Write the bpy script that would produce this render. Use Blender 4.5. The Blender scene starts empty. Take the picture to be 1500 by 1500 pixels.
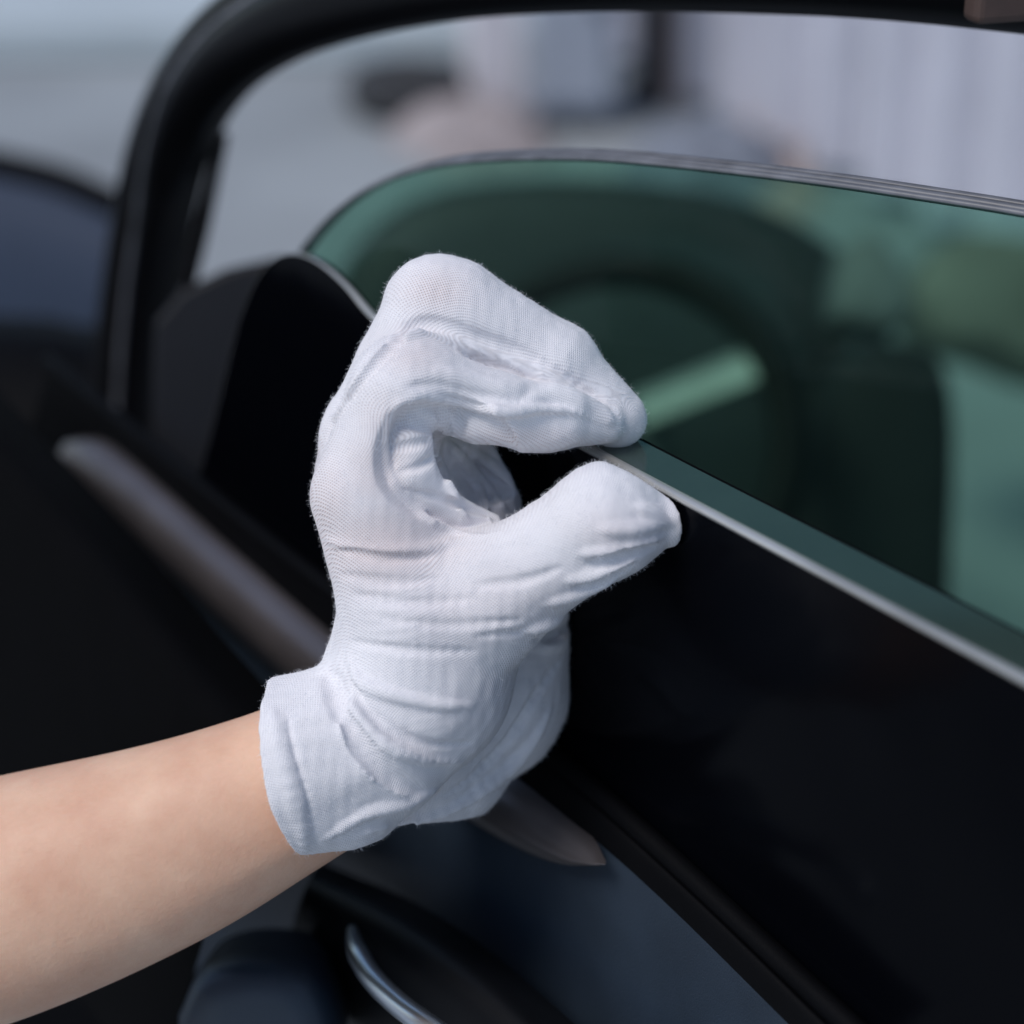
import bpy, bmesh, math, random
import numpy as np
from mathutils import Vector, Matrix
random.seed(7); np.random.seed(7)
scene = bpy.context.scene
COL = scene.collection

# ------------------------------------------------------------------ camera
PITCH = math.radians(25.0)
CAM = Vector((0, 0, 1.25))
FPX = 3125.0                      # focal length in photo pixels (50 mm on 24 mm, 1500 px)
cd = bpy.data.cameras.new('camera'); cam = bpy.data.objects.new('camera', cd); COL.objects.link(cam)
cam.location = CAM; cam.rotation_euler = (math.radians(90) - PITCH, 0, 0)
cd.lens = 50; cd.sensor_width = 24; cd.sensor_height = 24; cd.sensor_fit = 'HORIZONTAL'
cd.clip_start = 0.05; cd.clip_end = 500
cd.dof.use_dof = True; cd.dof.focus_distance = 0.742; cd.dof.aperture_fstop = 2.7
scene.camera = cam

# ------------------------------------------------------------------ world and sun
SUN_EL, SUN_AZ = 56.0, 232.0      # elevation, compass direction the light comes from
w = bpy.data.worlds.new('World'); scene.world = w; w.use_nodes = True
nt = w.node_tree; bg = nt.nodes['Background']
sky = nt.nodes.new('ShaderNodeTexSky'); sky.sky_type = 'NISHITA'; sky.sun_disc = False
sky.sun_elevation = math.radians(SUN_EL); sky.sun_rotation = math.radians(SUN_AZ)
sky.air_density = 1.0; sky.dust_density = 1.0; sky.ozone_density = 1.0
nt.links.new(sky.outputs[0], bg.inputs[0]); bg.inputs[1].default_value = 0.108
sl = bpy.data.lights.new('sun', 'SUN'); so = bpy.data.objects.new('sun', sl); COL.objects.link(so)
sl.energy = 1.6; sl.angle = math.radians(26); sl.color = (1.0, 0.95, 0.91)
sa, se = math.radians(SUN_AZ), math.radians(SUN_EL)
sd = Vector((math.sin(sa) * math.cos(se), math.cos(sa) * math.cos(se), math.sin(se)))
so.rotation_euler = (-sd).to_track_quat('-Z', 'Y').to_euler()
scene.view_settings.view_transform = 'Standard'; scene.view_settings.look = 'None'
scene.view_settings.gamma = 1.0; scene.view_settings.use_curve_mapping = False
scene.view_settings.exposure = 0.28
scene.cycles.use_denoising = True
scene.cycles.max_bounces = 8; scene.cycles.transparent_max_bounces = 16

# ------------------------------------------------------------------ measuring helpers
cp, sp_ = math.cos(PITCH), math.sin(PITCH)
RX, UP, FW = Vector((1, 0, 0)), Vector((0, sp_, cp)), Vector((0, cp, -sp_))
def ray(px, py):
    return RX * ((px - 750) / FPX) + UP * ((750 - py) / FPX) + FW
def W(px, py, D):
    return CAM + ray(px, py) * D
def G(px, py, z=0.0):
    r = ray(px, py); return CAM + r * ((z - CAM.z) / r.z)
def camspace_to_world(A):          # (n,3) array of X, Y, D
    M = np.array([[1, 0, 0], [0, sp_, cp], [0, cp, -sp_]])
    return A @ M + np.array(CAM)
# plane of the black pane: through two measured points of its top edge, 6 degrees off vertical
PA, PB = W(900, 681, 0.750), W(1500, 1000, 0.600)
PD = (PA - PB).normalized()                      # runs away to the left
PN = PD.cross(Vector((0, 0, 1))).normalized()
if PN.dot(CAM - PA) < 0: PN = -PN
PU = PN.cross(PD).normalized()
if PU.z < 0: PU = -PU
def N(px, py, off=0.0):
    r = ray(px, py); o = PA + PN * off
    return CAM + r * ((o - CAM).dot(PN) / r.dot(PN))
def catmull(pts, n):
    pts = [Vector(p) for p in pts]; out = []
    P = [pts[0] * 2 - pts[1]] + pts + [pts[-1] * 2 - pts[-2]]
    for i in range(1, len(P) - 2):
        for k in range(n):
            t = k / n; a, b, c, d = P[i - 1], P[i], P[i + 1], P[i + 2]
            out.append(0.5 * ((2 * b) + (c - a) * t + (2 * a - 5 * b + 4 * c - d) * t * t + (3 * b - a - 3 * c + d) * t ** 3))
    out.append(pts[-1]); return out

# ------------------------------------------------------------------ materials
def new_mat(name):
    m = bpy.data.materials.new(name); m.use_nodes = True
    return m, m.node_tree.nodes, m.node_tree.links, m.node_tree.nodes['Principled BSDF']
def simple(name, col, rough=0.5, metal=0.0, spec=0.5, var=0.15, scale=30.0, bump=0.0, bscale=400.0, coat=0.0):
    m, n, l, b = new_mat(name)
    tc = n.new('ShaderNodeTexCoord'); nz = n.new('ShaderNodeTexNoise'); nz.inputs['Scale'].default_value = scale
    nz.inputs['Detail'].default_value = 6
    l.new(tc.outputs['Object'], nz.inputs['Vector'])
    r = n.new('ShaderNodeValToRGB')
    r.color_ramp.elements[0].position = 0.3; r.color_ramp.elements[1].position = 0.7
    r.color_ramp.elements[0].color = (*[c * (1 - var) for c in col], 1)
    r.color_ramp.elements[1].color = (*[min(1, c * (1 + var)) for c in col], 1)
    l.new(nz.outputs['Fac'], r.inputs['Fac']); l.new(r.outputs['Color'], b.inputs['Base Color'])
    b.inputs['Roughness'].default_value = rough; b.inputs['Metallic'].default_value = metal
    b.inputs['Specular IOR Level'].default_value = spec; b.inputs['Coat Weight'].default_value = coat
    if bump:
        n2 = n.new('ShaderNodeTexNoise'); n2.inputs['Scale'].default_value = bscale; l.new(tc.outputs['Object'], n2.inputs['Vector'])
        bp = n.new('ShaderNodeBump'); bp.inputs['Strength'].default_value = bump; bp.inputs['Distance'].default_value = 0.001
        l.new(n2.outputs['Fac'], bp.inputs['Height']); l.new(bp.outputs['Normal'], b.inputs['Normal'])
    return m
M = {}
M['rubber'] = simple('black_rubber', (0.0025, 0.0027, 0.0035), 0.6, spec=0.06, bump=0.15, bscale=900)
M['gloss_black'] = simple('gloss_black_frame', (0.003, 0.003, 0.004), 0.38, spec=0.18)
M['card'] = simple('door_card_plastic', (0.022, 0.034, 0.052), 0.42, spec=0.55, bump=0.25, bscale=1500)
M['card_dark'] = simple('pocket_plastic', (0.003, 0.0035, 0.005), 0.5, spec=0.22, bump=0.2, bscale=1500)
M['sail'] = simple('sail_plastic', (0.004, 0.005, 0.008), 0.5, spec=0.2)
M['trim'] = simple('satin_trim', (0.17, 0.152, 0.155), 0.36, metal=0.7, var=0.1)
M['chrome'] = simple('chrome', (0.80, 0.86, 0.93), 0.3, metal=1.0, var=0.03)
M['rim_edge'] = simple('polished_pane_edge', (0.46, 0.45, 0.42), 0.24, metal=0.6, spec=0.7, var=0.35, scale=11)
M['seal_grey'] = simple('grey_edge_seal', (0.12, 0.125, 0.14), 0.4, var=0.3, scale=80)
M['seal_dark'] = simple('dark_edge_seal', (0.02, 0.02, 0.023), 0.5)
M['concrete'] = simple('concrete', (0.27, 0.295, 0.31), 0.9, var=0.16, scale=1.6, bump=0.4, bscale=120)
M['pavement'] = simple('pale_pavement', (0.44, 0.50, 0.53), 0.9, var=0.1, scale=2.5, bump=0.4, bscale=120)
M['sheet'] = simple('painted_sheet', (0.52, 0.53, 0.60), 0.55, var=0.08, scale=5)
M['brown'] = simple('brown_card', (0.16, 0.11, 0.085), 0.8, var=0.2, scale=8)
M['end_cap'] = simple('brown_plastic', (0.07, 0.042, 0.034), 0.6, var=0.2, scale=60)
M['white_paint'] = simple('white_paint', (0.70, 0.67, 0.70), 0.6, var=0.08, scale=10)
M['bluegrey'] = simple('blue_grey_paint', (0.34, 0.375, 0.44), 0.55, var=0.12, scale=8)
M['darkpost'] = simple('dark_paint', (0.05, 0.048, 0.05), 0.6)
M['beige'] = simple('beige_board', (0.33, 0.27, 0.25), 0.8, var=0.15, scale=9)
M['sand'] = simple('pinkish_sand', (0.30, 0.265, 0.265), 0.95, var=0.2, scale=12, bump=0.6, bscale=60)
M['stone'] = simple('blue_stone', (0.16, 0.18, 0.22), 0.85, var=0.25, scale=10, bump=0.5, bscale=50)
M['tyre'] = simple('tyre_rubber', (0.03, 0.032, 0.036), 0.8)
M['paint_blue'] = simple('dark_blue_car_paint', (0.020, 0.034, 0.064), 0.65, spec=0.3, coat=0.0, var=0.05)
M['cabin'] = simple('cabin_plastic', (0.017, 0.021, 0.023), 0.6, bump=0.2, bscale=600)
M['cabin2'] = simple('cabin_plastic_deep', (0.026, 0.034, 0.037), 0.6, bump=0.2, bscale=600)
M['leather'] = simple('wheel_leather', (0.004, 0.0045, 0.005), 0.6, spec=0.25, bump=0.2, bscale=900)
M['seat'] = simple('seat_fabric', (0.010, 0.012, 0.014), 0.85, bump=0.4, bscale=700)
M['headrest'] = simple('headrest_fabric', (0.20, 0.20, 0.20), 0.8, bump=0.4, bscale=700)
M['silver'] = simple('satin_silver', (0.26, 0.28, 0.27), 0.4, metal=0.5, var=0.08)

def glass_mat(name, tint, fres=0.5, rough=0.02):
    m = bpy.data.materials.new(name); m.use_nodes = True; n, l = m.node_tree.nodes, m.node_tree.links
    n.clear(); out = n.new('ShaderNodeOutputMaterial')
    tr = n.new('ShaderNodeBsdfTransparent'); gl = n.new('ShaderNodeBsdfGlossy'); gl.inputs['Roughness'].default_value = rough
    gl.inputs['Color'].default_value = (0.8, 0.95, 0.9, 1)
    nz = n.new('ShaderNodeTexNoise'); tc = n.new('ShaderNodeTexCoord'); l.new(tc.outputs['Object'], nz.inputs['Vector']); nz.inputs['Scale'].default_value = 9
    mx = n.new('ShaderNodeMix'); mx.data_type = 'RGBA'; l.new(nz.outputs['Fac'], mx.inputs['Factor'])
    mx.inputs[6].default_value = (*[c * 0.94 for c in tint], 1); mx.inputs[7].default_value = (*[min(1, c * 1.06) for c in tint], 1)
    l.new(mx.outputs[2], tr.inputs['Color'])
    fr = n.new('ShaderNodeLayerWeight'); fr.inputs['Blend'].default_value = 0.12
    ml = n.new('ShaderNodeMath'); ml.operation = 'MULTIPLY'; ml.inputs[1].default_value = fres; l.new(fr.outputs['Facing'], ml.inputs[0])
    ms = n.new('ShaderNodeMixShader'); l.new(ml.outputs[0], ms.inputs[0]); l.new(tr.outputs[0], ms.inputs[1]); l.new(gl.outputs[0], ms.inputs[2])
    l.new(ms.outputs[0], out.inputs['Surface']); return m
M['green_glass'] = glass_mat('green_tinted_glass', (0.545, 0.735, 0.65), 0.25)
M['core_glass'] = simple('green_glass_core', (0.028, 0.046, 0.038), 0.14, spec=0.9, var=0.1)

def film_mat():
    m, n, l, b = new_mat('black_window_film')
    b.inputs['Base Color'].default_value = (0.0012, 0.0015, 0.0026, 1); b.inputs['Roughness'].default_value = 0.14
    b.inputs['Specular IOR Level'].default_value = 0.055
    tc = n.new('ShaderNodeTexCoord'); nz = n.new('ShaderNodeTexNoise'); nz.inputs['Scale'].default_value = 7; l.new(tc.outputs['Object'], nz.inputs['Vector'])
    bp = n.new('ShaderNodeBump'); bp.inputs['Strength'].default_value = 0.5; bp.inputs['Distance'].default_value = 0.01
    l.new(nz.outputs['Fac'], bp.inputs['Height']); l.new(bp.outputs['Normal'], b.inputs['Normal'])
    return m
M['film'] = film_mat()

def skin_mat():
    m, n, l, b = new_mat('skin')
    tc = n.new('ShaderNodeTexCoord')
    n1 = n.new('ShaderNodeTexNoise'); n1.inputs['Scale'].default_value = 38; n1.inputs['Detail'].default_value = 7; n1.inputs['Roughness'].default_value = 0.62
    n2 = n.new('ShaderNodeTexNoise'); n2.inputs['Scale'].default_value = 500; n2.inputs['Detail'].default_value = 3
    for q in (n1, n2): l.new(tc.outputs['Object'], q.inputs['Vector'])
    r = n.new('ShaderNodeValToRGB'); r.color_ramp.elements[0].position = 0.32; r.color_ramp.elements[1].position = 0.72
    r.color_ramp.elements[0].color = (0.65, 0.37, 0.25, 1); r.color_ramp.elements[1].color = (0.77, 0.50, 0.35, 1)
    l.new(n1.outputs['Fac'], r.inputs['Fac']); l.new(r.outputs['Color'], b.inputs['Base Color'])
    b.inputs['Roughness'].default_value = 0.5; b.inputs['Specular IOR Level'].default_value = 0.35
    b.inputs['Subsurface Weight'].default_value = 0.25; b.inputs['Subsurface Radius'].default_value = (1.0, 0.35, 0.2); b.inputs['Subsurface Scale'].default_value = 0.004
    bp = n.new('ShaderNodeBump'); bp.inputs['Strength'].default_value = 0.3; bp.inputs['Distance'].default_value = 0.0006
    l.new(n2.outputs['Fac'], bp.inputs['Height']); l.new(bp.outputs['Normal'], b.inputs['Normal']); return m
M['skin'] = skin_mat()

def knit_mat():
    # white knitted cotton: stitch grid in the glove's own unwrapped metres, tiny holes show skin where stretched
    m, n, l, b = new_mat('white_cotton_knit')
    at = n.new('ShaderNodeAttribute'); at.attribute_name = 'knit'
    ast = n.new('ShaderNodeAttribute'); ast.attribute_name = 'stretch'
    sep = n.new('ShaderNodeSeparateXYZ')
    tc = n.new('ShaderNodeTexCoord'); wob = n.new('ShaderNodeTexNoise'); wob.inputs['Scale'].default_value = 60
    l.new(tc.outputs['Object'], wob.inputs['Vector'])
    wv = n.new('ShaderNodeVectorMath'); wv.operation = 'MULTIPLY_ADD'; wv.inputs[1].default_value = (0.0007, 0.0007, 0)
    l.new(wob.outputs['Color'], wv.inputs[0]); l.new(at.outputs['Vector'], wv.inputs[2]); l.new(wv.outputs[0], sep.inputs[0])
    def mth(op, a, bb=None, c=None):
        q = n.new('ShaderNodeMath'); q.operation = op
        for i, v in enumerate((a, bb, c)):
            if v is None: continue
            if isinstance(v, (int, float)): q.inputs[i].default_value = v
            else: l.new(v, q.inputs[i])
        return q.outputs[0]
    P = 0.00115
    U = mth('MULTIPLY', sep.outputs['X'], 2 * math.pi / P); V = mth('MULTIPLY', sep.outputs['Y'], 2 * math.pi / P)
    half = mth('MULTIPLY', V, 0.5)
    a = mth('COSINE', U); c2 = mth('COSINE', V)
    # brick-offset grid of holes
    s1 = mth('COSINE', mth('ADD', mth('MULTIPLY', U, 0.5), half)); s2 = mth('COSINE', mth('SUBTRACT', mth('MULTIPLY', U, 0.5), half))
    prod = mth('MULTIPLY', s1, s2); prod2 = mth('MULTIPLY', prod, prod)          # 1 at hole centres
    hole = n.new('ShaderNodeMapRange'); hole.inputs[1].default_value = 0.35; hole.inputs[2].default_value = 0.85
    l.new(prod2, hole.inputs[0])
    hs = mth('MULTIPLY', hole.outputs[0], ast.outputs['Fac'])
    n1 = n.new('ShaderNodeTexNoise'); n1.inputs['Scale'].default_value = 35; n1.inputs['Detail'].default_value = 6; l.new(tc.outputs['Object'], n1.inputs['Vector'])
    r = n.new('ShaderNodeValToRGB'); r.color_ramp.elements[0].position = 0.3; r.color_ramp.elements[1].position = 0.7
    r.color_ramp.elements[0].color = (0.76, 0.745, 0.77, 1); r.color_ramp.elements[1].color = (0.85, 0.835, 0.855, 1)
    l.new(n1.outputs['Fac'], r.inputs['Fac'])
    pk = n.new('ShaderNodeMix'); pk.data_type = 'RGBA'; pk.inputs[7].default_value = (0.70, 0.55, 0.52, 1)
    l.new(mth('MULTIPLY', ast.outputs['Fac'], 0.42), pk.inputs['Factor']); l.new(r.outputs['Color'], pk.inputs[6])
    mx = n.new('ShaderNodeMix'); mx.data_type = 'RGBA'; mx.inputs[7].default_value = (0.40, 0.25, 0.22, 1)
    l.new(mth('MULTIPLY', mth('ADD', hs, mth('MULTIPLY', hole.outputs[0], 0.14)), 0.9), mx.inputs['Factor']); l.new(pk.outputs[2], mx.inputs[6])
    l.new(mx.outputs[2], b.inputs['Base Color'])
    b.inputs['Roughness'].default_value = 0.95; b.inputs['Specular IOR Level'].default_value = 0.1
    b.inputs['Sheen Weight'].default_value = 0.25; b.inputs['Sheen Roughness'].default_value = 0.5
    b.inputs['Subsurface Weight'].default_value = 0.0
    fz = n.new('ShaderNodeTexNoise'); fz.inputs['Scale'].default_value = 1400; fz.inputs['Detail'].default_value = 4; l.new(tc.outputs['Object'], fz.inputs['Vector'])
    rows = mth('ADD', mth('MULTIPLY', prod2, -1.0), mth('MULTIPLY', fz.outputs['Fac'], 0.7))
    bp = n.new('ShaderNodeBump'); bp.inputs['Strength'].default_value = 0.55; bp.inputs['Distance'].default_value = 0.00035
    l.new(rows, bp.inputs['Height']); l.new(bp.outputs['Normal'], b.inputs['Normal'])
    return m
M['knit'] = knit_mat()
M['fuzz'] = simple('cotton_fibre', (0.82, 0.82, 0.85), 0.9, spec=0.1, var=0.03)

# ------------------------------------------------------------------ object helpers
def link(o, parent=None):
    COL.objects.link(o)
    if parent is not None: o.parent = parent; o.matrix_parent_inverse = parent.matrix_world.inverted()
    return o
def mesh_obj(name, verts, faces, mat, parent=None, smooth=True, bevel=0.0, subd=0):
    me = bpy.data.meshes.new(name); me.from_pydata([tuple(v) for v in verts], [], [tuple(f) for f in faces]); me.update()
    bm = bmesh.new(); bm.from_mesh(me); bmesh.ops.recalc_face_normals(bm, faces=bm.faces); bm.to_mesh(me); bm.free()
    me.materials.append(mat)
    for p in me.polygons: p.use_smooth = smooth
    o = bpy.data.objects.new(name, me)
    if bevel:
        md = o.modifiers.new('bevel', 'BEVEL'); md.width = bevel; md.segments = 3; md.limit_method = 'ANGLE'; md.angle_limit = math.radians(40)
    if subd:
        md = o.modifiers.new('subd', 'SUBSURF'); md.levels = subd; md.render_levels = subd
    return link(o, parent)
def tag(o, label=None, cat=None, group=None, kind=None):
    if label: o['label'] = label
    if cat: o['category'] = cat
    if group: o['group'] = group
    if kind: o['kind'] = kind
    return o
def empty(name, loc):
    o = bpy.data.objects.new(name, None); o.location = loc; o.empty_display_size = 0.05; COL.objects.link(o)
    bpy.context.view_layer.update(); return o
def grid_faces(nu, nv, closed_v=False):
    f = []
    for i in range(nu - 1):
        for j in range(nv if closed_v else nv - 1):
            j2 = (j + 1) % nv; f.append((i * nv + j, i * nv + j2, (i + 1) * nv + j2, (i + 1) * nv + j))
    return f
def box_mesh(cx, cy, cz, sx, sy, sz):
    v = [Vector((cx + a * sx / 2, cy + b * sy / 2, cz + c * sz / 2)) for a in (-1, 1) for b in (-1, 1) for c in (-1, 1)]
    f = [(0, 1, 3, 2), (4, 6, 7, 5), (0, 4, 5, 1), (2, 3, 7, 6), (0, 2, 6, 4), (1, 5, 7, 3)]; return v, f
def box(name, c, s, mat, parent=None, rz=0.0, bevel=0.006, smooth=False):
    v, f = box_mesh(0, 0, 0, *s); R = Matrix.Rotation(rz, 3, 'Z'); v = [R @ p + Vector(c) for p in v]
    return mesh_obj(name, v, f, mat, parent, smooth, bevel)
def tube(name, pts, r, mat, parent=None, nseg=14, prof=None, up=None):
    """sweep a round (or given) profile along a 3D path"""
    pts = [Vector(p) for p in pts]; rs = r if isinstance(r, (list, tuple)) else [r] * len(pts)
    V = []; prev = None; prof = prof or [(math.cos(2 * math.pi * k / nseg), math.sin(2 * math.pi * k / nseg)) for k in range(nseg)]
    for i, p in enumerate(pts):
        t = (pts[min(i + 1, len(pts) - 1)] - pts[max(i - 1, 0)]).normalized()
        if up is not None: a = (up - t * up.dot(t)).normalized()
        else:
            if prev is None: prev = Vector((0, 0, 1)) if abs(t.z) < 0.9 else Vector((1, 0, 0))
            a = (prev - t * prev.dot(t)).normalized(); prev = a
        b = t.cross(a)
        for (x, y) in prof: V.append(p + (a * x + b * y) * rs[i])
    n = len(prof); F = grid_faces(len(pts), n, True)
    F.append(tuple(range(n))); F.append(tuple(range((len(pts) - 1) * n, len(pts) * n)))
    return mesh_obj(name, V, F, mat, parent)
def slab(name, outline, direction, thick, mat, parent=None, bevel=0.0, smooth=False):
    """closed outline extruded along direction"""
    n = len(outline); d = direction.normalized() * thick
    V = [Vector(p) for p in outline] + [Vector(p) + d for p in outline]
    F = [tuple(range(n)), tuple(range(2 * n - 1, n - 1, -1))] + [(i, (i + 1) % n, n + (i + 1) % n, n + i) for i in range(n)]
    return mesh_obj(name, V, F, mat, parent, smooth, bevel)
def loft(name, rails, mat, parent=None, n_along=10, n_cross=6, thick=0.0):
    """rails: list of lists of 3D points (same count); smooth surface through them"""
    R = [catmull(r, n_along) for r in rails]; cols = []
    for k in range(len(R[0])): cols.append(catmull([r[k] for r in R], n_cross))
    V = [p for c in cols for p in c]; F = grid_faces(len(cols), len(cols[0]))
    o = mesh_obj(name, V, F, mat, parent)
    if thick:
        md = o.modifiers.new('solid', 'SOLIDIFY'); md.thickness = thick; md.offset = 0
    return o

# ------------------------------------------------------------------ setting: ground, pavement
def sheet(name, x0, x1, y0, y1, z, mat):
    return tag(mesh_obj(name, [(x0, y0, z), (x1, y0, z), (x1, y1, z), (x0, y1, z)], [(0, 1, 2, 3)], mat, smooth=False), kind='structure')
sheet('ground', -200, 200, -150, 300, 0.0, M['concrete'])
KY = G(300, 92).y
v, f = box_mesh(-48.8, KY + 60, 0.05, 100, 120, 0.1)
tag(mesh_obj('pavement', v, f, M['pavement'], smooth=False, bevel=0.015), kind='structure')

# ------------------------------------------------------------------ background things
# corrugated metal hoarding: folded sheets side by side
wa, wb = G(985, 128), G(1250, 268)
wdir = (wb - wa); wdir.z = 0; wdir.normalize(); wnor = Vector((-wdir.y, wdir.x, 0))
if wnor.dot(CAM - wa) < 0: wnor = -wnor
hoarding = empty('metal_hoarding', wa)
tag(hoarding, 'pale lavender corrugated metal hoarding at the upper right behind the window opening', 'fence')
sw = 0.44
def corr_mesh():
    V = []; prof = []
    x = 0.0
    while x < sw - 1e-4:
        prof += [(x, 0), (x + 0.09, 0), (x + 0.12, 0.055), (x + 0.19, 0.055)]; x += 0.22
    prof.append((sw - 0.004, 0.0))
    for (a, b) in prof:
        for z in (0.03, 2.2): V.append(wdir * a + wnor * b + Vector((0, 0, z)))
    me = bpy.data.meshes.new('panel'); n = len(prof)
    me.from_pydata([tuple(q) for q in V], [], grid_faces(n, 2)); me.materials.append(M['sheet']); return me
cm = corr_mesh()
for k in range(-1, 10):
    o = bpy.data.objects.new('panel', cm); link(o, hoarding); o.matrix_parent_inverse = Matrix(); 
    o.location = wdir * (k * sw) + wnor * (0.003 * (k % 2))
for zz in (0.5, 1.9):
    a = wa - wnor * 0.03 - wdir * 0.3 + Vector((0, 0, zz)); tube('rail', [a, a + wdir * 4.5], 0.02, M['darkpost'], hoarding, 8)

def up_thing(name, px, py, wpx, h, depth, mat, label, cat, extra=None):
    """a standing thing whose foot centre is seen at (px, py); width measured in pixels"""
    g = G(px, py); D = (g - CAM).dot(FW); wd = wpx / FPX * D
    e = empty(name, g); tag(e, label, cat)
    return e, g, wd
# white post with cap and foot plate
e, g, wd = up_thing('white_post', 722, 168, 72, 0, 0, None, 'white painted post left of the blue-grey cabinet', 'post')
box('shaft', g + Vector((0, 0, 0.62)), (wd, wd, 1.2), M['white_paint'], e, 0.2); box('foot_plate', g + Vector((0, 0, 0.012)), (wd * 1.5, wd * 1.5, 0.024), M['white_paint'], e, 0.2)
box('cap', g + Vector((0, 0, 1.235)), (wd * 1.2, wd * 1.2, 0.03), M['white_paint'], e, 0.2)
# cabinet
e, g, wd = up_thing('metal_cabinet', 838, 195, 120, 0, 0, None, 'blue-grey metal cabinet standing beside the white post', 'cabinet')
box('body', g + Vector((0, 0.15, 0.30)), (wd, 0.3, 0.52), M['bluegrey'], e); box('door', g + Vector((0, -0.01, 0.30)), (wd * 0.86, 0.018, 0.46), M['bluegrey'], e)
box('handle', g + Vector((wd * 0.3, -0.028, 0.32)), (0.012, 0.018, 0.1), M['darkpost'], e, bevel=0.003)
for sx in (-1, 1):
    for yy in (0.03, 0.27): box('leg', g + Vector((sx * wd * 0.42, yy, 0.02)), (0.025, 0.025, 0.04), M['darkpost'], e, bevel=0.003)
bx = g + Vector((0, 0.15, 0.56))
e2 = empty('cardboard_box', bx); tag(e2, 'brown cardboard box sitting on top of the blue-grey cabinet', 'box')
box('carton', bx + Vector((0, 0, 0.10)), (wd * 0.9, 0.24, 0.2), M['brown'], e2, 0.1)
for s in (-1, 1):
    v, f = box_mesh(0, 0, 0, wd * 0.88, 0.12, 0.006); R = Matrix.Rotation(s * -0.5, 3, 'X')
    mesh_obj('flap', [R @ p + bx + Vector((0, s * 0.165, 0.225)) for p in v], f, M['brown'], e2, False)
# dark post and beige board
e, g, wd = up_thing('dark_post', 950, 150, 44, 0, 0, None, 'dark slim post between the cabinet and the beige board', 'post')
tube('shaft', [g, g + Vector((0, 0, 1.4))], wd / 2, M['darkpost'], e); tube('collar', [g, g + Vector((0, 0, 0.05))], wd * 0.8, M['darkpost'], e)
e, g, wd = up_thing('beige_board', 1004, 155, 56, 0, 0, None, 'narrow beige board propped at the left end of the hoarding', 'board')
v, f = box_mesh(0, 0, 0.6, wd, 0.02, 1.2); R = Matrix.Rotation(-0.12, 3, 'X'); mesh_obj('plank', [R @ p + g for p in v], f, M['beige'], e, False, 0.003)
box('batten', g + Vector((0, 0.06, 0.5)), (wd * 0.9, 0.02, 0.04), M['brown'], e, bevel=0.003)
# tyre lying at the kerb
g = G(600, 165); e = empty('old_tyre', g); tag(e, 'dark old tyre lying on the ground left of the sand heap', 'tyre')
V = []; nu, nv = 40, 14
for i in range(nu):
    for j in range(nv):
        a, b = 2 * math.pi * i / nu, 2 * math.pi * j / nv; rr = 0.10 + 0.045 * math.cos(b) * (1 + 0.06 * (i % 2) * (math.cos(b) > 0.6))
        V.append(g + Vector((rr * math.cos(a), rr * math.sin(a), 0.055 + 0.055 * math.sin(b))))
F = [(i * nv + j, i * nv + (j + 1) % nv, ((i + 1) % nu) * nv + (j + 1) % nv, ((i + 1) % nu) * nv + j) for i in range(nu) for j in range(nv)]
mesh_obj('tread', V, F, M['tyre'], e)
def heap(name, c, rx, ry, h, mat, seed, label, cat, kind=None):
    rng = np.random.RandomState(seed); V = []; n1, n2 = 14, 40; ph = rng.rand(6) * 6.28
    for i in range(n1 + 1):
        t = i / n1
        for j in range(n2):
            a = 2 * math.pi * j / n2; w_ = 1 + 0.12 * math.sin(2 * a + ph[0]) + 0.08 * math.sin(5 * a + ph[1])
            V.append(Vector(c) + Vector((rx * t * w_ * math.cos(a), ry * t * w_ * math.sin(a), h * (1 - t * t) ** 0.9 * (1 + 0.1 * math.sin(3 * a + 6 * t + ph[2])) - (0.02 if i == n1 else 0))))
    F = grid_faces(n1 + 1, n2, True); return tag(mesh_obj(name, V, F, mat), label, cat, kind=kind)
heap('sand_heap', G(690, 205), 0.19, 0.24, 0.09, M['sand'], 3, 'pinkish grey heap of sand in front of the white post', 'sand heap')
heap('boulder', G(1040, 262), 0.17, 0.2, 0.13, M['stone'], 5, 'rounded blue-grey boulder just above the top edge of the green glass', 'boulder')
heap('dirt_strip', G(1130, 215), 0.09, 0.55, 0.04, M['beige'], 8, 'low brown ridge of dirt along the foot of the hoarding', 'dirt')

# ------------------------------------------------------------------ the car: fender, cabin behind the green glass
car = empty('car', Vector((0.1, 2.0, 0.0))); tag(car, 'dark car with an open framed door whose green glass shows the steering wheel', 'car')
# front wing at the far left
rails = []
for (dy, dd) in ((-2, 0.02), (18, 0.0), (60, -0.015), (130, -0.02), (230, -0.015), (420, 0.0)):
    rails.append([W(px, py + dy, D + dd) for (px, py, D) in ((-1100, 130, 2.2), (-420, 168, 2.18), (-180, 206, 2.16), (-60, 230, 2.15), (70, 258, 2.12), (150, 290, 2.10), (230, 330, 2.08))])
loft('wing', rails[1:], M['paint_blue'], car)
tube('cowl_seal', catmull([W(px, py, D) for (px, py, D) in ((-1100, 128, 2.21), (-420, 166, 2.19), (-180, 204, 2.17), (-60, 230, 2.16), (70, 260, 2.13), (150, 292, 2.11), (230, 332, 2.09))], 8), 0.016, M['rubber'], car)
rails = [[W(-1100, y0 - 10, D), W(-50, y0 + 6, D), W(120, y0 + 20, D), W(330, y0 + 50, D)] for (y0, D) in ((455, 1.70), (500, 1.64), (640, 1.60), (900, 1.60), (1250, 1.62), (1700, 1.65))]
loft('scuttle_panel', rails, M['rubber'], car)
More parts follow.
